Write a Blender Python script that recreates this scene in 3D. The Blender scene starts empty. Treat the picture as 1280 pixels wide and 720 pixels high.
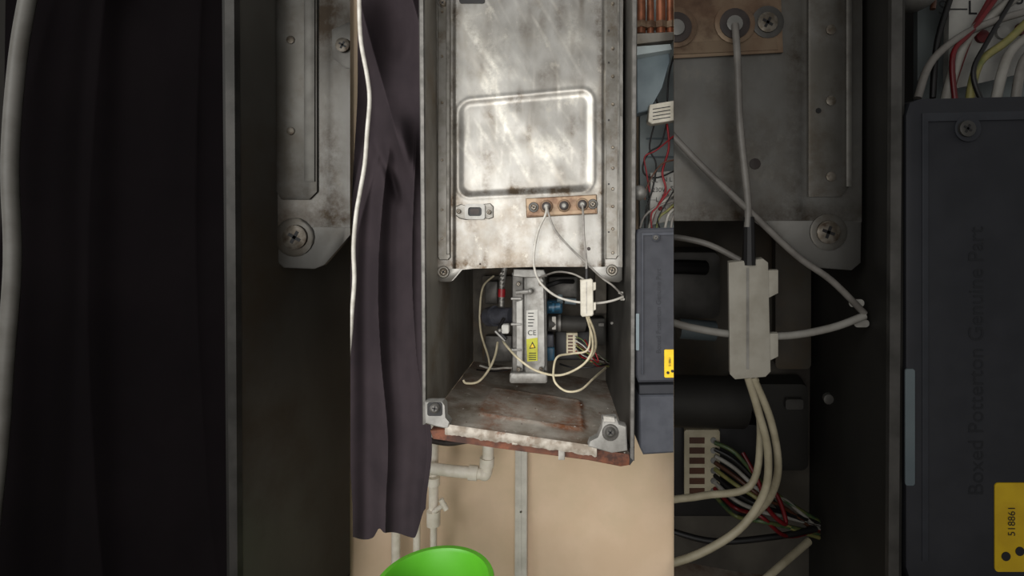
import bpy, bmesh, math, random
from mathutils import Vector, noise
random.seed(4)
S=0.0015; CAMD=0.9; VX,VY=700.0,310.0
CX=(VX-640)*S; CZ=1.5+(360-VY)*S
sc=bpy.context.scene
sc.view_settings.view_transform='Standard'

def world_pt(px,py,d):
    k=(CAMD+d)/CAMD
    return Vector((CX+(px-VX)*S*k, d, CZ-(py-VY)*S*k))

# ---------------- materials ----------------
def lin(c):
    c=c/255.0
    return c/12.92 if c<=0.04045 else ((c+0.055)/1.055)**2.4
_m={}
def mat(name,c1,c2=None,rough=.5,metal=0.,nscale=30,stretch=(1,1,1),c3=None,c4=None,cg=None,cg2=None,bump=0.,dim=1.,zoom=1.,lo=.4,hi=.62,spec=.5,rot=0.,s3=(.52,.68),big=0.):
    key=(name,dim)
    if key in _m: return _m[key]
    m=bpy.data.materials.new(name); m.use_nodes=True
    nt=m.node_tree; b=nt.nodes['Principled BSDF']
    b.inputs['Roughness'].default_value=rough; b.inputs['Metallic'].default_value=metal
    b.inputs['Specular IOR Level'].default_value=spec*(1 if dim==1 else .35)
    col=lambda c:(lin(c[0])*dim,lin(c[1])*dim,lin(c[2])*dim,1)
    if c2 is None: c2=tuple(v*.86 for v in c1)
    tc=nt.nodes.new('ShaderNodeTexCoord')
    def nz(scale,st,loc,ro,detail=6,rg=.55):
        mp0=nt.nodes.new('ShaderNodeMapping'); mp0.inputs['Rotation'].default_value=(0,ro,0)
        mp=nt.nodes.new('ShaderNodeMapping')
        mp.inputs['Scale'].default_value=[s/zoom for s in st]; mp.inputs['Location'].default_value=loc
        nt.links.new(tc.outputs['Object'],mp0.inputs['Vector']); nt.links.new(mp0.outputs[0],mp.inputs['Vector'])
        n=nt.nodes.new('ShaderNodeTexNoise'); n.inputs['Scale'].default_value=scale; n.inputs['Detail'].default_value=detail; n.inputs['Roughness'].default_value=rg
        nt.links.new(mp.outputs[0],n.inputs['Vector']); return n
    def mixc(fac,c_in,c_out):
        mx=nt.nodes.new('ShaderNodeMix'); mx.data_type='RGBA'
        if isinstance(c_in,tuple): mx.inputs[6].default_value=c_in
        else: nt.links.new(c_in,mx.inputs[6])
        mx.inputs[7].default_value=c_out
        nt.links.new(fac,mx.inputs[0]); return mx.outputs[2]
    def layer(scale,st,loc,ro,a,bb,c_in,c_out,detail=6,rg=.55):
        n=nz(scale,st,loc,ro,detail,rg)
        mr=nt.nodes.new('ShaderNodeMapRange'); mr.inputs['From Min'].default_value=a; mr.inputs['From Max'].default_value=bb
        nt.links.new(n.outputs['Fac'],mr.inputs['Value'])
        return mixc(mr.outputs[0],c_in,c_out),n
    out,n=layer(nscale,stretch,(0,0,0),rot,lo,hi,col(c1),col(c2))
    if c3 is not None: out,_=layer(nscale*.45,(1,1,1),(3.1,1.7,5.3),0,s3[0],s3[1],out,col(c3),8,.7)
    if c4 is not None: out,_=layer(nscale*3,(1,1,.8),(7.1,2.7,1.3),rot,.60,.70,out,col(c4),6,.7)
    for nm,cc in (('grime',cg),('scale',cg2)):
        if cc is None: continue
        at=nt.nodes.new('ShaderNodeAttribute'); at.attribute_name=nm
        n2=nz(nscale*4,(1,1,1),(1,2,3),0,8,.75)
        ma=nt.nodes.new('ShaderNodeMath'); ma.operation='MULTIPLY_ADD'; ma.inputs[1].default_value=3.2; ma.inputs[2].default_value=-1.1
        nt.links.new(n2.outputs['Fac'],ma.inputs[0])
        mu=nt.nodes.new('ShaderNodeMath'); mu.operation='MULTIPLY'; mu.use_clamp=True
        nt.links.new(at.outputs['Fac'],mu.inputs[0]); nt.links.new(ma.outputs[0],mu.inputs[1])
        out=mixc(mu.outputs[0],out,col(cc))
    nt.links.new(out,b.inputs['Base Color'])
    if bump>0:
        bp=nt.nodes.new('ShaderNodeBump'); bp.inputs['Strength'].default_value=bump; bp.inputs['Distance'].default_value=.002*zoom
        nt.links.new(n.outputs['Fac'],bp.inputs['Height']); nt.links.new(bp.outputs[0],b.inputs['Normal'])
        if big>0:
            n5=nz(4,(1,1,1),(9,9,9),0,3,.5)
            b5=nt.nodes.new('ShaderNodeBump'); b5.inputs['Strength'].default_value=1; b5.inputs['Distance'].default_value=big*zoom
            nt.links.new(n5.outputs['Fac'],b5.inputs['Height']); nt.links.new(b5.outputs[0],bp.inputs['Normal'])
    _m[key]=m; return m
DEF={
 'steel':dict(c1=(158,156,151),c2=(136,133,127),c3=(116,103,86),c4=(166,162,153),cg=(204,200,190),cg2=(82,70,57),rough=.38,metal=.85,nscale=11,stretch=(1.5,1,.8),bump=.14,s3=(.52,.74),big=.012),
 'steel_edge':dict(c1=(150,147,140),c2=(116,112,106),rough=.45,metal=.7,nscale=40),
 'flange':dict(c1=(144,141,135),c2=(122,118,110),c3=(102,90,75),rough=.42,metal=.8,nscale=25),
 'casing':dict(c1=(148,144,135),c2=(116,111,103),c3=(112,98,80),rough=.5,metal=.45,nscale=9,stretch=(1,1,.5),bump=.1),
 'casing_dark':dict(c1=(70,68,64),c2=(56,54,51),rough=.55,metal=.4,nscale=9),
 'inner_back':dict(c1=(108,102,92),c2=(76,70,63),c3=(108,92,72),rough=.7,metal=.2,nscale=14),
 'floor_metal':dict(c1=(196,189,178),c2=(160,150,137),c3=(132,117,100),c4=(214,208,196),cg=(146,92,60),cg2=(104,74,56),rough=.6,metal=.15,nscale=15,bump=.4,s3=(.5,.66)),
 'corroded':dict(c1=(186,178,166),c2=(140,128,114),c3=(122,84,62),rough=.7,metal=.2,nscale=50,bump=.7,s3=(.56,.66)),
 'rust':dict(c1=(104,64,47),c2=(66,43,35),c3=(134,80,55),rough=.7,metal=.1,nscale=30,bump=.4),
 'copper':dict(c1=(138,110,88),c2=(160,138,114),c3=(92,68,54),rough=.5,metal=.55,nscale=35),
 'copper_pipe':dict(c1=(176,112,82),c2=(124,80,58),rough=.4,metal=.6,nscale=20),
 'alu':dict(c1=(168,166,161),c2=(146,144,139),c3=(124,120,113),rough=.5,metal=.5,nscale=40,bump=.2),
 'alu_dark':dict(c1=(112,109,105),c2=(86,84,80),rough=.5,metal=.55,nscale=40),
 'screw':dict(c1=(120,110,96),c2=(156,148,136),c3=(84,66,50),rough=.4,metal=.7,nscale=200),
 'dark':dict(c1=(30,28,28),c2=(22,21,21),rough=.5,nscale=40),
 'rubber':dict(c1=(70,60,56),c2=(50,42,40),rough=.6,nscale=60),
 'white_wire':dict(c1=(200,196,187),c2=(178,173,163),rough=.45,nscale=60),
 'grey_wire':dict(c1=(150,145,138),c2=(124,119,113),rough=.45,nscale=60),
 'cream_wire':dict(c1=(210,199,170),c2=(186,175,146),rough=.5,nscale=60),
 'ceramic':dict(c1=(206,200,185),c2=(188,181,165),rough=.5,nscale=60),
 'red':dict(c1=(160,36,42),c2=(136,28,34),rough=.4,nscale=60),
 'green_w':dict(c1=(52,90,62),c2=(110,112,64),rough=.4,nscale=90),
 'yellow_w':dict(c1=(166,156,96),c2=(130,136,80),rough=.4,nscale=90),
 'brown_w':dict(c1=(96,60,42),c2=(80,50,36),rough=.4,nscale=60),
 'blue':dict(c1=(50,94,120),c2=(40,76,98),rough=.4,nscale=60),
 'bluegrey':dict(c1=(72,73,80),c2=(56,57,63),rough=.5,nscale=60),
 'label':dict(c1=(206,204,196),c2=(190,188,182),rough=.6,nscale=60),
 'yellow':dict(c1=(240,200,20),c2=(225,184,16),rough=.5,nscale=60),
 'lime':dict(c1=(190,190,44),c2=(176,172,40),rough=.5,nscale=60),
 'ink':dict(c1=(34,34,36),c2=(26,26,28),rough=.7,nscale=60),
 'box':dict(c1=(60,61,66),c2=(54,55,60),rough=.6,nscale=40,spec=.25),
 'box_low':dict(c1=(70,72,78),c2=(62,64,70),rough=.6,nscale=40,spec=.25),
 'emboss':dict(c1=(49,50,54),c2=(46,47,51),rough=.6,nscale=60,spec=.25),
 'pale':dict(c1=(164,174,174),c2=(146,154,154),rough=.6,nscale=12),
 'teal':dict(c1=(116,128,132),c2=(96,108,114),rough=.5,nscale=12),
 'curtain':dict(c1=(57,50,53),c2=(50,44,47),rough=1.,nscale=9,spec=.05),
 'backing':dict(c1=(70,66,60),c2=(60,56,52),rough=.8,nscale=10),
 'chalk':dict(c1=(184,180,172),c2=(150,146,138),rough=.7,nscale=60),
 'pvc':dict(c1=(228,221,207),c2=(212,204,187),rough=.45,nscale=30),
 'green':dict(c1=(98,190,44),c2=(90,180,38),rough=.4,nscale=6),
 'trunk':dict(c1=(206,202,192),c2=(188,184,174),rough=.5,nscale=20),
}
# ---------------- context ----------------
class Ctx:
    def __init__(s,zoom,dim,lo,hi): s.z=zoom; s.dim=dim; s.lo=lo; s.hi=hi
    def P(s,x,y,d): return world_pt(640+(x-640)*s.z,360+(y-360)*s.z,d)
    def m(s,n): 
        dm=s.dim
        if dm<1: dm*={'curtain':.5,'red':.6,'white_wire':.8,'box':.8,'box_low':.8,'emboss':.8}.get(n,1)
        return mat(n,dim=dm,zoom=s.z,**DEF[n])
    def empty(s,name):
        e=bpy.data.objects.new(name,None); e.empty_display_size=.05
        sc.collection.objects.link(e); return e

def back(x,y,d0,t):
    k=(CAMD+d0)/(CAMD+d0+t); return (VX+(x-VX)*k,VY+(y-VY)*k,d0+t)
def rrect(x0,y0,x1,y1,r,n=5):
    p=[]
    for cx,cy,a in ((x1-r,y0+r,-90),(x1-r,y1-r,0),(x0+r,y1-r,90),(x0+r,y0+r,180)):
        for i in range(n+1):
            t=math.radians(a+90*i/n); p.append((cx+r*math.cos(t),cy+r*math.sin(t)))
    return p
def circ(x,y,r,n=20,ry=None):
    ry=ry or r
    return [(x+r*math.cos(2*math.pi*i/n),y+ry*math.sin(2*math.pi*i/n)) for i in range(n)]
def rect(x0,y0,x1,y1): return [(x0,y0),(x1,y0),(x1,y1),(x0,y1)]

class Part:
    def __init__(s,ctx,name,parent=None):
        s.c=ctx; s.name=name; s.par=parent; s.bm=bmesh.new(); s.mats=[]
        s.lg=s.bm.verts.layers.float.new('grime'); s.ls=s.bm.verts.layers.float.new('scale')  # scale: dark mottling, plus darker bands along edges and creases
    def mi(s,n):
        m=s.c.m(n)
        if m not in s.mats: s.mats.append(m)
        return s.mats.index(m)
    def face(s,vs,i):
        try: f=s.bm.faces.new(vs); f.material_index=i
        except ValueError: pass
    def prism(s,pts,d0,t,m,bev=0):
        i=s.mi(m); rings=[]
        if bev:
            cx=sum(p[0] for p in pts)/len(pts); cy=sum(p[1] for p in pts)/len(pts)
            hx=(max(p[0] for p in pts)-min(p[0] for p in pts))/2; hy=(max(p[1] for p in pts)-min(p[1] for p in pts))/2
            rings.append([s.c.P(cx+(x-cx)*(1-bev/hx),cy+(y-cy)*(1-bev/hy),d0) for x,y in pts])
            db=min(bev*S,t*.5)
            rings.append([s.c.P(x,y,d0+db) for x,y in pts])
        else: rings.append([s.c.P(x,y,d0) for x,y in pts])
        rings.append([s.c.P(*back(x,y,d0,t)) for x,y in pts])
        vr=[[s.bm.verts.new(v) for v in r] for r in rings]
        s.face(vr[0],i); s.face(vr[-1][::-1],i)
        n=len(pts)
        for a,b in zip(vr,vr[1:]):
            for k in range(n): s.face([a[k],b[k],b[(k+1)%n],a[(k+1)%n]],i)
        return s
    def ring(s,outer,inner,d0,t,m):
        i=s.mi(m); n=len(outer)
        A=[s.bm.verts.new(s.c.P(x,y,d0)) for x,y in outer]; B=[s.bm.verts.new(s.c.P(x,y,d0)) for x,y in inner]
        A2=[s.bm.verts.new(s.c.P(*back(x,y,d0,t))) for x,y in outer]; B2=[s.bm.verts.new(s.c.P(*back(x,y,d0,t))) for x,y in inner]
        for k in range(n):
            j=(k+1)%n
            s.face([A[k],A[j],B[j],B[k]],i); s.face([A[k],A2[k],A2[j],A[j]],i); s.face([B[k],B[j],B2[j],B2[k]],i)
    def quad(s,ps,m):
        s.face([s.bm.verts.new(s.c.P(*p)) for p in ps],s.mi(m))
    def grid(s,f,nx,ny,m,g=None):
        i=s.mi(m); V=[]
        for b in range(ny+1):
            row=[]
            for a in range(nx+1):
                v=s.bm.verts.new(s.c.P(*f(a/nx,b/ny)))
                if g:
                    q=g(a/nx,b/ny); v[s.lg]=q[0]; v[s.ls]=q[1]
                row.append(v)
            V.append(row)
        for b in range(ny):
            for a in range(nx): s.face([V[b][a],V[b+1][a],V[b+1][a+1],V[b][a+1]],i)
    def tube(s,pts,r,m,seg=10,sub=6,taper=None):
        i=s.mi(m); P=[]
        if len(pts)>2:
            q=[pts[0]]+list(pts)+[pts[-1]]
            for k in range(1,len(q)-2):
                for j in range(sub):
                    t=j/sub
                    P.append(tuple(.5*((2*q[k][c])+(-q[k-1][c]+q[k+1][c])*t+(2*q[k-1][c]-5*q[k][c]+4*q[k+1][c]-q[k+2][c])*t*t+(-q[k-1][c]+3*q[k][c]-3*q[k+1][c]+q[k+2][c])*t**3) for c in range(3)))
            P.append(pts[-1])
        else: P=list(pts)
        W=[s.c.P(*p) for p in P]
        R=[(r if taper is None else r+(taper-r)*k/(len(P)-1))*S*s.c.z*(CAMD+p[2])/CAMD for k,p in enumerate(P)]
        rings=[]; up=None
        for k,w in enumerate(W):
            t=(W[min(k+1,len(W)-1)]-W[max(k-1,0)])
            if t.length<1e-9: t=Vector((0,0,1))
            t.normalize()
            if up is None: up=Vector((0,1,0)) if abs(t.y)<.9 else Vector((1,0,0))
            up=(up-t*up.dot(t)); 
            if up.length<1e-6: up=t.orthogonal()
            up.normalize(); sd=t.cross(up)
            rings.append([s.bm.verts.new(w+(up*math.cos(2*math.pi*a/seg)+sd*math.sin(2*math.pi*a/seg))*R[k]) for a in range(seg)])
        for a,b in zip(rings,rings[1:]):
            for k in range(seg): s.face([a[k],a[(k+1)%seg],b[(k+1)%seg],b[k]],i)
        s.face(rings[0][::-1],i); s.face(rings[-1],i)
    def ball(s,x,y,d,r,m,sy=1):
        i=s.mi(m); w=s.c.P(x,y,d); R=r*S*s.c.z*(CAMD+d)/CAMD
        g=bmesh.ops.create_uvsphere(s.bm,u_segments=16,v_segments=10,radius=R)
        for v in g['verts']: v.co=w+Vector((v.co.x,v.co.y*sy,v.co.z))
        for f in {f for v in g['verts'] for f in v.link_faces}: f.material_index=i
    def screw(s,x,y,d,r,m='screw',washer=None,ang=30):
        if washer: s.prism(circ(x,y,r*1.6),d-.003,.003,washer,bev=r*.2)
        s.prism(circ(x,y,r,18),d-.009,.007,m,bev=r*.35)
        for a in (ang,ang+90):
            t=math.radians(a); ux,uy=math.cos(t),math.sin(t); L=r*.55; w=r*.13
            s.prism([(x+ux*L-uy*w,y+uy*L+ux*w),(x-ux*L-uy*w,y-uy*L+ux*w),(x-ux*L+uy*w,y-uy*L-ux*w),(x+ux*L+uy*w,y+uy*L-ux*w)],d-.0096,.001,'dark')
    def text(s,txt,x,y,d,size,m,ang=0,depth=.0005):
        cu=bpy.data.curves.new('t','FONT'); cu.body=txt; cu.size=1; cu.extrude=0.0
        o=bpy.data.objects.new('t',cu); sc.collection.objects.link(o)
        dg=bpy.context.evaluated_depsgraph_get(); dg.update()
        me=bpy.data.meshes.new_from_object(o.evaluated_get(dg))
        i=s.mi(m); t=math.radians(ang); ca,sa=math.cos(t),math.sin(t)
        vs=[s.bm.verts.new(s.c.P(x+(v.co.x*ca-v.co.y*sa)*size, y-(v.co.x*sa+v.co.y*ca)*size, d)) for v in me.vertices]
        for p in me.polygons: s.face([vs[k] for k in p.vertices],i)
        bpy.data.objects.remove(o); bpy.data.meshes.remove(me); bpy.data.curves.remove(cu)
    def done(s,smooth=35,low=880):
        bm=s.bm; c=Vector((CX,-CAMD,CZ))
        for (qa,qb,ref) in (((s.c.lo,0),(s.c.lo,720),(s.c.lo-50,300)),((s.c.hi,0),(s.c.hi,720),(s.c.hi+50,300)),
                        ((0,-140),(1280,-140),(640,-300)),((0,low),(1280,low),(640,low+200))):
            a=world_pt(*qa,0); b=world_pt(*qb,0); n=(a-c).cross(b-c).normalized()
            if (world_pt(*ref,0)-c).dot(n)<0: n=-n
            bmesh.ops.bisect_plane(bm,geom=bm.verts[:]+bm.edges[:]+bm.faces[:],plane_co=c,plane_no=n,clear_outer=True)
        if not bm.faces: bm.free(); return None
        bmesh.ops.recalc_face_normals(bm,faces=bm.faces[:])
        me=bpy.data.meshes.new(s.name); 
        mn=Vector([min(v.co[k] for v in bm.verts) for k in range(3)]); mxx=Vector([max(v.co[k] for v in bm.verts) for k in range(3)])
        o0=(mn+mxx)/2
        bmesh.ops.translate(bm,verts=bm.verts[:],vec=-o0)
        bm.to_mesh(me); bm.free()
        for m in s.mats: me.materials.append(m)
        me.shade_smooth(); me.set_sharp_from_angle(angle=math.radians(smooth))
        o=bpy.data.objects.new(s.name,me); o.location=o0; sc.collection.objects.link(o)
        if s.par: o.parent=s.par
        return o
def sst(a,b,x):
    t=max(0,min(1,(x-a)/(b-a))); return t*t*(3-2*t)
def N(x,y,z=0): return noise.noise(Vector((x,y,z)))

# ---------------- curtain & cable ----------------
def build_curtain(c):
    p=Part(c,'curtain')
    def L(y): return 447-7*sst(100,260,y)-3*sst(250,400,y)+4*sst(560,650,y)
    def Rr(y): return 530+10*sst(440,560,y)-8*sst(560,640,y)
    def rdg(t): return 1-abs(math.sin(t))**.9
    def f(u,v):
        l=-45; hem=671+4*math.sin(u*9)-9*math.exp(-((u-.36)/.05)**2)-3*u+(-34*sst(.84,1,u))
        y=l+(hem-l)*v
        x=L(y)+(Rr(y)-L(y))*u
        a=sst(150,230,y)
        w=1-(1-u)*(1+.25*math.exp(-(y-190)/90) if y>190 else 1.25)
        h=.024*a*rdg(w*6.5+.5+.35*math.sin(y*.007)+.15*math.sin(y*.017+2))
        h+=.006*a*math.sin(w*19+1+.5*math.sin(y*.009))
        th=(x-524)/(abs(y-165)+150)
        h+=.020*a*math.exp(-max(0,y-180)/160)*rdg(th*13+.5)
        b=1-a
        h+=.040*b*rdg((x-.28*y)*.047+.9)
        h+=.022*b*math.sin((x+.5*y-430)*.05)
        h+=.035*math.exp(-((x-508-.25*(y-190))/11)**2)*math.exp(-((y-190)/34)**2)
        h-=.025*math.exp(-((x-486-.4*(y-215))/7)**2)*math.exp(-((y-225)/40)**2)
        h+=.020*N(x*.022,y*.005,1.3)
        return (x,y,.125-h)
    p.grid(f,150,200,'curtain')
    p.grid(lambda u,v:(f(u,v)[0],f(u,v)[1],f(u,v)[2]+.012),40,40,'curtain')
    p.done(80)
    q=Part(c,'white_cable')
    q.tube([(449,-45,.03),(449,0,.03),(451,50,.03),(459,95,.03),(462,125,.03),(459,165,.03),(456,205,.03),(450,240,.03),(445,270,.03),(442,310,.03),(443,350,.03),(440,390,.03),(438,420,.03),(433,470,.03),(430,520,.03)],2.6,'white_wire')
    q.done(60)

# ---------------- boiler ----------------
def build_boiler(c):
    E=c.empty('gas_boiler')
    p=Part(c,'casing',E)
    fl=lambda x:530+(x-530)*38/260.
    T=-60
    p.prism([(524,T),(528.5,T),(532,530),(529,531)],0,.012,'alu_dark')
    def wallL(u,v):
        y=T+(fl(532)-T)*v; x=528.3+3.5*v
        return back(x,y,0,.0005+.5*u)
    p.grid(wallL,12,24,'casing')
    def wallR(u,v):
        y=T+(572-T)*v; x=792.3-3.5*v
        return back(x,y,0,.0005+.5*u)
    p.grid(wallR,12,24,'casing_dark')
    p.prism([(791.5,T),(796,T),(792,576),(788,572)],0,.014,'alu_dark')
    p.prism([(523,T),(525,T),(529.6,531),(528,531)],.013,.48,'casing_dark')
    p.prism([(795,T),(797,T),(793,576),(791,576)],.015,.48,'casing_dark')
    b=[back(x,y,0,.5) for x,y in ((528,T),(793,T),(790,572),(532,530))]
    p.quad(b,'inner_back')
    for (x,y,d) in ((776,366,.09),(778,374,.09)):
        p.prism(rrect(x-3,y-1.5,x+3,y+1.5,1.4),d,.002,'chalk')
    p.done()
    p=Part(c,'floor_pan',E)
    def fr(u,v):
        du=max(abs(u-.5)-.25,0); dv=max(abs(v-.36)-.16,0); return math.hypot(du,dv)
    def fp(u,v):
        x0=532+258*u; y0=fl(x0); r=fr(u,v)
        h=1.6*(1-sst(.012,.04,r))+1.6*math.exp(-((r-.025)/.015)**2)
        h+=1.2*N(u*9,v*7)
        return back(x0,y0-h,0,.5*v+.0005)
    def fg(u,v):  # g: rust patches; e: darker towards the tray edges, plus mottling
        r=fr(u,v)
        g=1.2*math.exp(-((r-.03)/.02)**2)*max(0,.35+1.1*N(u*7,v*7,4)) + 1.2*max(0,N(u*5,v*5,9)-.05)+.4*max(0,N(u*14,v*11,3))
        g+=(1-sst(0,.06,r))*(.30+1.3*max(0,N(u*6+2,v*5,14)))
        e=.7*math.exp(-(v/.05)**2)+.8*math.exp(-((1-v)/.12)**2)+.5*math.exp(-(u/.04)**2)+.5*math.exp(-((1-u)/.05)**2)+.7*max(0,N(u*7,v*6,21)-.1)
        return (max(0,g),e)
    p.grid(fp,150,110,'floor_metal',fg)
    p.done(60)
    p=Part(c,'scale_flakes',E)
    rnd=random.Random(8)
    for k in range(60):
        u=rnd.random(); v=rnd.random()**1.4*.9
        X,Y,D=fp(u,v); r=rnd.uniform(.3,1.)
        pts=[(X+r*1.6*math.cos(a)*rnd.uniform(.6,1),Y+r*.55*math.sin(a)*rnd.uniform(.6,1)) for a in [2*math.pi*i/7 for i in range(7)]]
        p.prism([(x,y-.4) for x,y in pts],D-.001,.001,rnd.choice(['chalk','rust','corroded']))
    p.done(60)
    p=Part(c,'front_lip',E)
    def lip(u,v):
        x=556+190*u; y=fl(x)-4+ (13+2.4*N(u*14,3)+1.8*N(u*40,5))*v
        return (x,y,-.004-.004*math.sin(v*3.1)+.001*N(u*40,v*4,2))
    p.grid(lip,90,6,'corroded')
    p.done(50)
    p=Part(c,'bottom_rail',E)
    p.prism([(538,538),(556,536),(640,547),(745,562),(787,568),(788,581),(776,583),(735,575),(620,560),(541,548)],.006,.05,'rust',bev=1)
    p.prism([(787,560),(793,560),(793,574),(787,582)],.002,.1,'dark')
    p.prism(rect(698,560,706,575),-.002,.012,'chalk',bev=1)
    p.prism(rect(640,545,647,556),-.006,.004,'corroded',bev=.8)
    p.done()
    p=Part(c,'corner_bracket_left',E)
    p.prism([(531,502),(553,502),(556,506),(557,522),(562,528),(560,536),(545,533),(532,529)],-.008,.02,'alu',bev=1.2)
    p.prism(rrect(534,503,553,520,3),-.0085,.004,'dark'); p.screw(543,511,-.008,6,'alu_dark',ang=10); p.done()
    p=Part(c,'corner_bracket_right',E)
    p.prism([(753,523),(771,522),(774,530),(783,533),(784,563),(765,566),(735,558),(737,552),(747,547),(752,535)],-.008,.02,'alu',bev=1.4)
    p.prism([(754,520),(768,522),(769,528),(755,527)],-.014,.006,'chalk',bev=.6)
    p.screw(763,541,-.008,6.5,'alu_dark','alu_dark',ang=40); p.done()
    PD=.10
    p=Part(c,'chamber_cover',E)
    def pxy(u,v):
        x=547+231*u; yb=336-2.5*sst(.1,.6,u); return x,T+(yb-T)*v
    def pl(u,v):
        x,y=pxy(u,v)
        top=126-(x-575)*15/165.; bot=247-(x-575)*8/165.
        vv=118+125*(y-top)/(bot-top)
        dx=abs(x-657)-(84-16); dy=abs(vv-180.5)-(62.5-16)
        sd=math.hypot(max(dx,0),max(dy,0))+min(max(dx,dy),0)-16
        h=-.0040*(1-sst(-9,0,sd)) + .0012*math.exp(-((sd-1)/2.5)**2)
        h+=.003*(sst(566,570,x)-sst(752,756,x))
        h+=.0022*N(x*.014,y*.012)
        return (x,y,PD-h)
    def pg(u,v):  # g: pale smears; k: dark mottling plus bands along creases, pressing and lower edge
        x,y=pxy(u,v)
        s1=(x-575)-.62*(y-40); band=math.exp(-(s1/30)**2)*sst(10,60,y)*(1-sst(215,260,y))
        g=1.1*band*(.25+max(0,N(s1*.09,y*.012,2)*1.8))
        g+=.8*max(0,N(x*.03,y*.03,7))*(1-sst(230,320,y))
        s2=x-.6*y
        g+=1.2*max(0,N(s2*.13,(x+y)*.012,15)-.15)*(1-sst(190,260,y))
        g+=1.6*max(0,N(x*.17,y*.02,5)-.2)*sst(60,120,y)*(1-sst(190,230,y))
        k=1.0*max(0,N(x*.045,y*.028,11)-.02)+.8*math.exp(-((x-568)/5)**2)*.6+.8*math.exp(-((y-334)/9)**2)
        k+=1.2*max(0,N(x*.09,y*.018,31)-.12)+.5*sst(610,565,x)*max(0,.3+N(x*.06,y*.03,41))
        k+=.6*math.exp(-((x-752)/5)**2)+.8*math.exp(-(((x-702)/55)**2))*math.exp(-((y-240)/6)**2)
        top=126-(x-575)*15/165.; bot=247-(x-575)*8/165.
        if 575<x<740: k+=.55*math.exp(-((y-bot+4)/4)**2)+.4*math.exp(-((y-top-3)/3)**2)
        return (g,k)
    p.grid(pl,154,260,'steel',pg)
    p.prism([(545.5,T),(549,T),(549,334),(545.5,334)],PD+.001,.02,'steel_edge')
    p.prism([(775,T),(779,T),(778,334),(775,334)],PD+.001,.02,'steel_edge')
    p.prism([(546,322),(590,322),(590,336.2),(578,337),(573,343),(566,351),(562,352.5),(550,352),(546.5,349)],PD+.0012,.006,'steel',bev=.5)
    p.prism([(735,322),(778,322),(777.5,350),(774,353),(760,352),(754,349),(746,341),(735,333.5)],PD+.0012,.006,'steel',bev=.5)
    p.prism([(552,T),(774,T),(774,331),(552,331)],PD+.012,.34,'casing_dark')
    p.prism(rrect(574,-20,606,4,3),PD-.005,.003,'dark')
    p.done(50)
    p=Part(c,'cover_flanges',E)
    p.prism([(547,T),(563,T),(563,322),(560,325),(549,325),(547,322)],PD-.006,.006,'flange',bev=1)
    p.prism([(557.5,T),(562,T),(562,318),(558,318)],PD-.009,.004,'steel_edge',bev=.7)
    p.prism([(757,T),(774,T),(773,320),(770,324),(757,324)],PD-.005,.006,'flange',bev=1)
    p.prism([(772,T),(774.5,T),(774,320),(772,320)],PD-.012,.008,'steel_edge',bev=.5)
    for y in (-10,4,60,95,130,184,210,236,258,286,316): p.prism(circ(766,y,2,10),PD-.0085,.004,'screw',bev=.7)
    for y in (38,78,150,230,290): p.prism(circ(761,y,1.1,8),PD-.0065,.002,'dark')
    for y in (14,70,128,200,262,298): p.prism(circ(552.5,y,1.6,10),PD-.0085,.003,'screw',bev=.5)
    p.done()
    p=Part(c,'cover_screws',E)
    p.screw(554,340,PD,4.8,'screw','flange'); p.screw(765,338,PD,4.6,'screw','flange',ang=20)
    p.screw(553,3,PD-.004,4,'screw','alu_dark'); p.screw(573,264,PD-.004,2.8,'screw'); p.screw(611,265,PD-.004,2.8,'screw')
    for x,y in ((736,311),(668,306),(600,330)): p.prism(circ(x,y,2.2 if x==736 else 1.1,12),PD-.006,.004,'rubber',bev=.7)
    p.done()
    p=Part(c,'sight_glass',E)
    p.prism([(569,258),(576,255),(582,257),(604,255),(613,254),(617,258),(617,272),(611,274),(604,272),(582,275),(574,273),(569,269)],PD-.006,.004,'steel_edge',bev=1)
    p.ring(rrect(581,255,606,274,3),rrect(585,259,602,270,3),PD-.011,.006,'alu')
    p.prism(rrect(585,259,602,270,3),PD-.0065,.001,'dark')
    p.prism(rrect(588,261,599,268,2),PD-.0075,.001,'rubber')
    p.done()
    p=Part(c,'electrode_plate',E)
    p.prism([(657,248),(746,243),(747,267),(658,272)],PD-.010,.008,'copper',bev=1.2)
    p.prism([(660,266),(744,261),(745,266),(660,270)],PD-.0115,.003,'copper',bev=.5)
    for x,y in ((683,258),(705,257),(728,255.5)):
        p.prism(circ(x,y,8,22),PD-.016,.008,'copper',bev=1.4)
        p.prism(circ(x,y,6,22),PD-.021,.01,'rubber',bev=1.4)
        p.prism(circ(x,y,3.2,16),PD-.026,.01,'alu',bev=1)
    p.screw(667,259,PD-.010,4,'screw','alu_dark'); p.screw(741,255,PD-.010,4,'screw','alu_dark')
    p.done()
    p=Part(c,'ignition_leads',E)
    a=PD-.03
    p.tube([(683,258,a),(682,268,a-.01),(673,288,a-.01),(668,312,a-.01),(668,335,a-.01),(676,354,a-.005),(695,370,a),(718,377,a),(745,379,a),(765,376,a+.01),(779,371,a+.02)],1.5,'white_wire')
    p.tube([(684,258,a),(686,268,a-.01),(694,288,a-.01),(712,309,a-.01),(733,329,a-.01),(752,347,a),(766,357,a),(779,370,a+.02)],1.3,'grey_wire')
    p.tube([(728,256,a),(729,270,a-.012),(730,296,a-.012),(733,325,a-.012),(733,336,a-.012)],1.4,'grey_wire')
    p.tube([(672,348,.2),(695,340,.12),(715,342,.09),(730,349,.07)],1.2,'grey_wire')
    p.done(60)
    p=Part(c,'ceramic_connector',E)
    a=PD-.045
    p.tube([(733.5,332,a+.006),(733.5,351,a+.006)],2,'dark',taper=2.6)
    p.prism([(725.5,350),(739,348.5),(741,350),(742,393),(740,395),(728,396),(726,394)],a,.018,'ceramic',bev=1)
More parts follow.
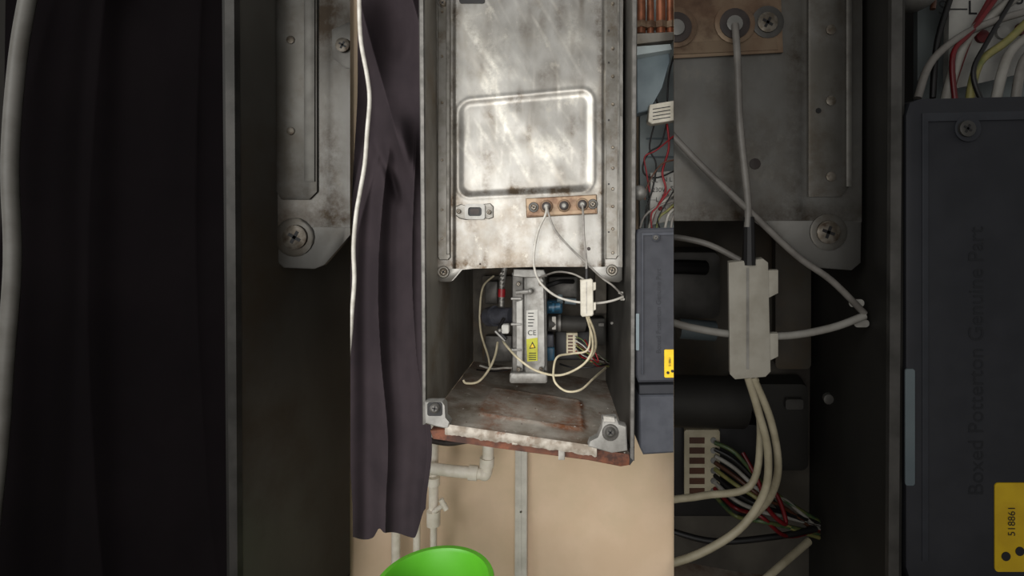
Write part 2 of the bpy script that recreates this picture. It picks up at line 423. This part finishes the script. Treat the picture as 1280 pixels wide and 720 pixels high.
    p.prism([(740,353),(745,353),(745,362),(741,364)],a+.003,.01,'ceramic',bev=.6)
    p.prism([(740,378),(745,378),(745,387),(741,389)],a+.003,.01,'ceramic',bev=.6)
    p.prism(rect(732.5,352,733.5,392),a-.001,.001,'chalk')
    p.done()
    p=Part(c,'cream_wires',E)
    p.tube([(733,395,.065),(737,408,.08),(741,425,.1),(739,442,.12),(726,458,.13),(700,469,.13),(672,464,.13),(650,450,.14),(632,431,.2),(629,424,.24)],1.5,'cream_wire')
    p.tube([(735,395,.065),(742,412,.09),(745,430,.13),(742,442,.18),(735,450,.24)],1.5,'cream_wire')
    p.tube([(736,396,.065),(738,418,.12),(734,438,.14),(715,442,.14),(697,446,.12),(692,462,.1),(694,478,.08),(708,489,.07),(726,487,.08),(742,473,.13),(757,460,.25)],1.4,'cream_wire')
    p.tube([(617,345,.35),(604,358,.32),(600,385,.3),(601,415,.3),(610,445,.32),(612,458,.32)],1.3,'cream_wire')
    p.tube([(622,428,.25),(619,444,.22),(611,462,.18),(598,477,.14),(583,479,.13),(579,475,.13)],1.5,'cream_wire')
    p.tube([(600,457,.34),(615,461,.32),(630,460,.3),(642,460,.28)],1.3,'white_wire')
    p.tube([(596,462,.34),(613,464,.3),(634,463,.28)],.9,'dark')
    p.done(60)
    p=Part(c,'fan_housing',E)
    d=.22
    p.prism([(640,341),(648,338),(676,338),(681,346),(683,370),(684,466),(680,477),(646,475),(640,466)],d,.14,'alu',bev=1.5)
    p.prism([(640,344),(655,341),(655,472),(642,470),(640,464)],d-.008,.02,'alu_dark',bev=1.5)
    p.prism([(657,342),(675,341),(680,350),(681,384),(682,458),(678,468),(657,466)],d-.016,.02,'alu',bev=2)
    p.prism([(644,376),(654,374),(654,462),(645,458)],d-.014,.01,'alu',bev=1.5)
    for y in (372,404,436): p.prism(rrect(638.5,y,652,y+3,1.2),d-.016,.012,'alu',bev=.6)
    p.prism(rrect(637,466,684,479,3),d-.025,.06,'alu',bev=1.5)
    p.prism([(642,336),(680,337),(684,346),(656,347),(641,345)],d-.03,.05,'alu',bev=1)
    p.tube([(645,366,d-.03),(664,364,d-.03)],2.8,'alu'); p.ball(663,364,d-.03,4,'alu')
    for x,y in ((648,355),(676,355),(676,462),(648,462)): p.screw(x,y,d-.018,2.6,'screw')
    p.prism([(658,388),(672,387),(672,424),(658,425)],d-.0175,.002,'label')
    p.text('CE',659.5,419,d-.0182,9,'ink')
    for k in range(5): p.prism(rect(660,391+k*4,660+random.uniform(6,11),392+k*4),d-.0182,.0005,'ink')
    p.prism([(658,424),(672,422),(672,451),(659,452)],d-.018,.002,'lime')
    p.prism([(665.5,427),(669.5,435),(661.5,436)],d-.0187,.0005,'ink')
    p.prism([(665.5,429.5),(668,434.3),(663,434.6)],d-.0193,.0005,'yellow')
    for k in range(4): p.prism(rect(661,441+k*2.6,670,442+k*2.6),d-.0187,.0005,'ink')
    p.done()
    p=Part(c,'gas_pipe_and_gland',E)
    p.tube([(632,330,.3),(629,345,.3),(627,362,.3),(627,386,.3)],3.6,'alu',seg=14)
    for k in range(9): p.tube([(626.5,341+k*5,.295),(627.5,342.2+k*5,.295)],4.2,'steel_edge',seg=12)
    p.tube([(627.2,361,.295),(627,371,.295)],4.6,'red',seg=12)
    p.tube([(640,394,.26),(618,395,.29)],9.5,'bluegrey',seg=22,taper=11)
    p.tube([(619,395,.285),(611,396,.3)],13,'bluegrey',seg=22,taper=12)
    p.tube([(611,396,.298),(607,396.5,.305)],9,'rubber',seg=18)
    p.tube([(630,398,.22),(624,412,.2),(633,424,.19)],2.2,'dark')
    p.prism(rrect(627,406,636,417,2),.19,.02,'label',bev=.8)
    p.ball(625,413,.19,2.6,'alu'); p.tube([(619,414,.19),(631,426,.19)],1.5,'alu')
    p.done(50)
    p=Part(c,'back_components',E)
    p.prism(rrect(603,345,640,452,3),.46,.03,'inner_back',bev=1)
    p.prism(rrect(606,352,622,380,2),.42,.03,'alu_dark',bev=1)
    p.prism(rrect(606,420,640,452,2),.42,.03,'alu_dark',bev=1)
    p.prism(rrect(686,346,722,372,3),.36,.08,'alu_dark',bev=1.5)
    p.prism(rrect(683,376,703,392,3),.27,.05,'blue',bev=2)
    p.tube([(686,384,.25),(700,383,.25)],5,'blue',seg=16); p.tube([(690,384,.245),(693,384,.245)],6.4,'blue',seg=16)
    p.tube([(700,370,.27),(700,378,.26)],4,'teal',seg=14)
    p.tube([(706,376,.28),(720,377,.28)],4,'teal',seg=14)
    p.tube([(684,404,.24),(730,405,.26)],10,'casing_dark',seg=22)
    p.tube([(698,404,.238),(701,404,.238)],10.8,'alu_dark',seg=22)
    p.prism(rrect(690,396,695,412,1),.225,.01,'chalk',bev=.5)
    p.prism(rrect(682,418,692,434,2),.25,.04,'bluegrey',bev=1.5); p.prism(rrect(683,434,693,451,2),.26,.04,'blue',bev=1.5)
    p.prism(rrect(694,414,738,450,3),.3,.08,'dark',bev=1.5)
    p.prism(rrect(708,416,722,443,1),.27,.03,'cream_wire',bev=.8)
    for k in range(6):
        p.prism(rect(710,419+k*4,716,421.4+k*4),.269,.001,'brown_w'); p.prism(circ(719.5,420.2+k*4,1.2,8),.268,.002,'alu')
    p.prism(rrect(725,398,757,432,3),.42,.06,'casing_dark',bev=1.5)
    p.prism(rrect(744,340,758,392,2),.44,.04,'inner_back',bev=1)
    p.tube([(684,357,.3),(700,352,.3),(716,352,.34)],3,'dark')
    p.prism(circ(765,404,2,10),.15,.01,'alu_dark',bev=.5); p.prism(rrect(748,404,755,408,1),.4,.01,'alu_dark')
    p.done()
    p=Part(c,'wiring_loom',E)
    cols=['green_w','dark','white_wire','brown_w','yellow_w','dark','white_wire','red','green_w']
    for k,m in enumerate(cols):
        y0=421+k*2.6
        p.tube([(720,y0,.265),(728,y0+4+k*.5,.24+.008*k),(738,436+k*2.0,.24),(748,444+k*1.4+4*math.sin(k*2),.27),(761,452+(k%5)*1.6,.33)],.85,m,seg=7)
    p.tube([(731,425,.25),(737,436,.22),(741,447,.22),(748,453,.24),(744,441,.25),(736,438,.26)],.9,'red',seg=7)
    p.tube([(700,455,.3),(720,460,.27),(745,458,.27),(760,455,.3)],1.2,'dark',seg=7)
    p.done(60)

# ---------------- right side ----------------
def build_right(c):
    E=c.empty('wiring_enclosure')
    p=Part(c,'back_panel',E)
    p.prism([(800,-60),(960,-60),(960,290),(800,290)],.3,.02,'pale')
    p.prism([(795,62),(820,58),(836,60),(838,76),(828,110),(812,138),(796,142)],.15,.03,'teal',bev=1.5)
    p.prism([(795,58),(838,55),(840,62),(795,70)],.13,.05,'pale',bev=1)
    p.prism([(795,42),(842,40),(842,50),(795,56)],.16,.04,'casing',bev=1)
    for y in (150,172,195): p.prism(rect(808,y,900,y+2),.296,.004,'teal')
    p.done()
    p=Part(c,'copper_pipes',E)
    for x,r in ((801,6),(813,4.5),(826,6),(838,5),(852,6)):
        p.tube([(x,-60,.22),(x,43,.22)],r,'copper_pipe',seg=16); p.tube([(x,28,.22),(x,36,.22)],r+2,'copper',seg=6)
    p.done(40)
    p=Part(c,'inline_terminal',E)
    p.prism([(812,131),(841,126),(846,128),(846,150),(815,155),(810,152)],.13,.02,'ceramic',bev=1)
    for k in range(4): p.prism([(816,136+k*4.4),(838,132.5+k*4.4),(838,133.6+k*4.4),(816,137.1+k*4.4)],.1295,.0005,'emboss')
    p.done()
    p=Part(c,'cable_tangle',E)
    W=[('dark',[(838,60),(826,80),(818,110),(822,130)],1.3),('dark',[(842,70),(836,95),(834,128)],1.1),
       ('dark',[(833,155),(826,180),(812,190),(804,205),(806,218),(822,222),(842,214)],1.1),
       ('dark',[(818,155),(812,185),(820,205),(816,235),(808,262),(806,285)],1.1),
       ('red',[(834,155),(836,185),(828,215),(832,238),(820,262),(812,285)],1.4),('red',[(842,170),(820,188),(806,196),(808,215),(812,240)],1.),
       ('white_wire',[(846,240),(830,252),(818,264),(810,290)],2.0),('yellow_w',[(850,248),(836,262),(824,272),(820,290)],1.6),
       ('white_wire',[(848,258),(836,268),(830,290)],1.8),('grey_wire',[(852,262),(842,270),(838,290)],1.6),('grey_wire',[(800,285),(806,270),(822,258),(846,250)],1.5),
       ('red',[(838,236),(822,258),(814,268),(815,288)],1.),('dark',[(846,232),(828,262),(822,275),(826,288)],.9),('brown_w',[(842,200),(826,206),(810,230),(806,250)],1)]
    for k,(m,pts,r) in enumerate(W): p.tube([(x,y,.18-.003*k) for x,y in pts],r,m,seg=8)
    p.done(60)
    p=Part(c,'terminal_board',E)
    p.prism([(813,216),(900,208),(900,262),(812,282)],.2,.02,'label',bev=1)
    for s_,x,y in (('SL',815,228),('N L',828,227),('S\u2014L',808,252),('1 2 3',826,248),('230V',815,240),('STAT',838,238)): p.text(s_,x,y,.1985,8,'ink')
    for k in range(4): p.prism(circ(818+k*8,262-k*1.5,2.6,12),.19,.01,'red' if k%2 else 'label',bev=.6)
    p.done()
    p=Part(c,'ball_knob',E)
    p.ball(799,241,.14,9.5,'alu'); p.tube([(799,241,.14),(803,241,.3)],4,'alu_dark'); p.done(60)
    E2=c.empty('control_box')
    p=Part(c,'housing',E2)
    p.prism([(795.5,292),(797,287),(801,285.5),(900,283),(900,476),(798,478),(795.5,470)],0,.11,'box',bev=2.2)
    p.prism([(802,291),(900,289),(900,292),(804,294),(804,468),(802,468)],-.003,.004,'box_low',bev=.4)
    p.prism([(799,481),(900,479),(900,492),(799,493)],.01,.1,'emboss',bev=1)
    p.prism([(799,494),(900,492),(900,562),(804,568),(800,560)],.004,.11,'box_low',bev=2)
    p.prism(rrect(795.2,392,799,438,1),-.003,.003,'teal')
    p.prism(circ(820,297,5.2,24),-.005,.006,'box_low',bev=1); p.screw(820,297,-.004,3.2,'alu_dark')
    p.text('Boxed Potterton Genuine Part',826,442,-.0008,8.5,'emboss',ang=90)
    p.prism(rrect(830.5,437,900,472,1.5),-.002,.002,'yellow')
    p.text('518861',838.5,458,-.003,4,'ink',ang=90)
    p.prism(circ(835,466,1.8,14),-.003,.001,'ink'); p.prism(circ(840.5,464,1.8,14),-.003,.001,'ink')
    p.done()

center=Ctx(1.0,1.0,438,842)
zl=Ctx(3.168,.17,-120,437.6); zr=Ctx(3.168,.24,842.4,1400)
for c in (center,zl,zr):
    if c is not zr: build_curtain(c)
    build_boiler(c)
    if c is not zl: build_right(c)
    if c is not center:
        p=Part(c,'dark_backing_sheet'); x0,x1=(400,640) if c is zl else (640,900)  # added dark sheet that keeps the bright wall out of the enlarged side copies
        p.prism(rect(x0,150,x1,560),.505,.01,'backing'); p.done()

# ---------------- below boiler ----------------
c=center
E=c.empty('plastic_waste_pipe')
p=Part(c,'pipes',E); d=.4
p.tube([(520,583,d),(560,588,d),(602,592,d)],7.2,'pvc',seg=18)
p.tube([(608,592,d),(610,570,d),(611,530,d)],7,'pvc',seg=18)
p.ball(606,592,d,8.6,'pvc'); p.tube([(597,591.5,d),(586,590.5,d)],9,'pvc',seg=18); p.tube([(608.2,583,d),(609,572,d)],9,'pvc',seg=18)
p.tube([(542,520,d+.03),(542,600,d+.03),(542,655,d+.03)],6,'pvc',seg=18)
p.tube([(542,596,d+.02),(542,606,d+.02)],8,'pvc',seg=18); p.tube([(542,638,d+.02),(542,656,d+.02)],8.5,'pvc',seg=18)
p.tube([(542,640,d+.01),(556,630,d-.01)],3,'pvc'); p.tube([(558,637,d-.02),(551,624,d-.02)],3.4,'pvc')
p.tube([(542,656,d+.04),(542,720,d+.05),(542,1004,d+.05)],4.2,'pvc',seg=14)
p.tube([(521,630,d+.05),(521,720,d+.05),(521,1004,d+.05)],4.5,'pvc',seg=14)
p.tube([(495,640,d+.05),(495,720,d+.05),(495,1004,d+.05)],5.5,'pvc',seg=14)
p.done(50,low=1100)
p=Part(c,'rubber_hose'); p.tube([(536,550,.3),(560,554,.3),(585,551,.3),(612,549,.32),(640,552,.34)],3.5,'rubber',seg=14); p.done(60)

def simple(name,verts,faces,m):
    me=bpy.data.meshes.new(name); me.from_pydata(verts,[],faces); me.materials.append(m)
    o=bpy.data.objects.new(name,me); sc.collection.objects.link(o); return o
def lathe(name,prof,loc,m,n=64):
    bm=bmesh.new(); R=[]
    for r,z in prof: R.append([bm.verts.new((r*math.cos(2*math.pi*a/n),r*math.sin(2*math.pi*a/n),z)) for a in range(n)])
    for a,b in zip(R,R[1:]):
        for k in range(n):
            f=bm.faces.new([a[k],a[(k+1)%n],b[(k+1)%n],b[k]])
    bm.faces.new(R[0][::-1]); bm.faces.new(R[-1])
    bmesh.ops.recalc_face_normals(bm,faces=bm.faces[:])
    me=bpy.data.meshes.new(name); bm.to_mesh(me); bm.free(); me.materials.append(m); me.shade_smooth(); me.set_sharp_from_angle(angle=math.radians(50))
    o=bpy.data.objects.new(name,me); o.location=loc; sc.collection.objects.link(o); return o
gx=CX+(543-700)*S*1.11
lathe('green_plastic_bin',[(.085,-.88),(.108,-.012),(.122,-.012),(.124,-.004),(.122,0),(.112,0),(.108,-.006),(.1,-.3),(.082,-.86)],(gx,.1,.88),c.m('green'))

# ---------------- room ----------------
wallm=mat('painted_wall',(218,193,166),(208,182,153),rough=.85,nscale=4,c3=(196,178,146),bump=.05,s3=(.45,.75))
floorm=mat('floor_vinyl',(120,110,98),(100,92,82),rough=.6,nscale=10)
def slab(name,a,b,m):
    x0,y0,z0=a;x1,y1,z1=b
    v=[(x0,y0,z0),(x1,y0,z0),(x1,y1,z0),(x0,y1,z0),(x0,y0,z1),(x1,y0,z1),(x1,y1,z1),(x0,y1,z1)]
    return simple(name,v,[(0,3,2,1),(4,5,6,7),(0,1,5,4),(1,2,6,5),(2,3,7,6),(3,0,4,7)],m)
slab('wall_back',(-2.5,.525,0),(2.5,.62,3.2),wallm)
slab('floor',(-2.5,-2.5,-.05),(2.5,.62,0),floorm)
p=Part(c,'trim_1'); p.prism([(644,545),(659,545),(658,860),(643,860)],.49,.034,'trunk',bev=1)
p.prism([(649.5,545),(651.5,545),(651,860),(649,860)],.487,.004,'trunk'); p.prism(circ(651,640,1.4,10),.487,.003,'screw'); p.done()

# ---------------- light & camera ----------------
w=bpy.data.worlds.new('World'); sc.world=w; w.use_nodes=True
bg=w.node_tree.nodes['Background']; bg.inputs[0].default_value=(1,.99,.97,1); bg.inputs[1].default_value=.48
def area(name,loc,tgt,size,pw,col):
    l=bpy.data.lights.new(name,'AREA'); l.size=size; l.energy=pw; l.color=col
    o=bpy.data.objects.new(name,l); o.location=loc; o.rotation_euler=(Vector(tgt)-Vector(loc)).to_track_quat('-Z','Y').to_euler(); sc.collection.objects.link(o)
area('key_light',(-1.4,-1.7,2.2),(0,.1,1.4),1.2,34,(1,1,.98))  # unseen key lamp added at upper left for fold contrast and metal gradients
area('front_fill_light',(-.15,-2.0,1.45),(0.05,.3,1.25),1.6,29,(1,.98,.95))  # unseen frontal fill, added to brighten the boiler interior
cam=bpy.data.cameras.new('Camera'); co=bpy.data.objects.new('Camera',cam); sc.collection.objects.link(co)
co.location=(CX,-CAMD,CZ); co.rotation_euler=(math.radians(90),0,0)
cam.sensor_width=36; cam.lens=600/1280*36; cam.shift_x=-60/1280; cam.shift_y=-50/1280
cam.clip_start=.01
sc.camera=co
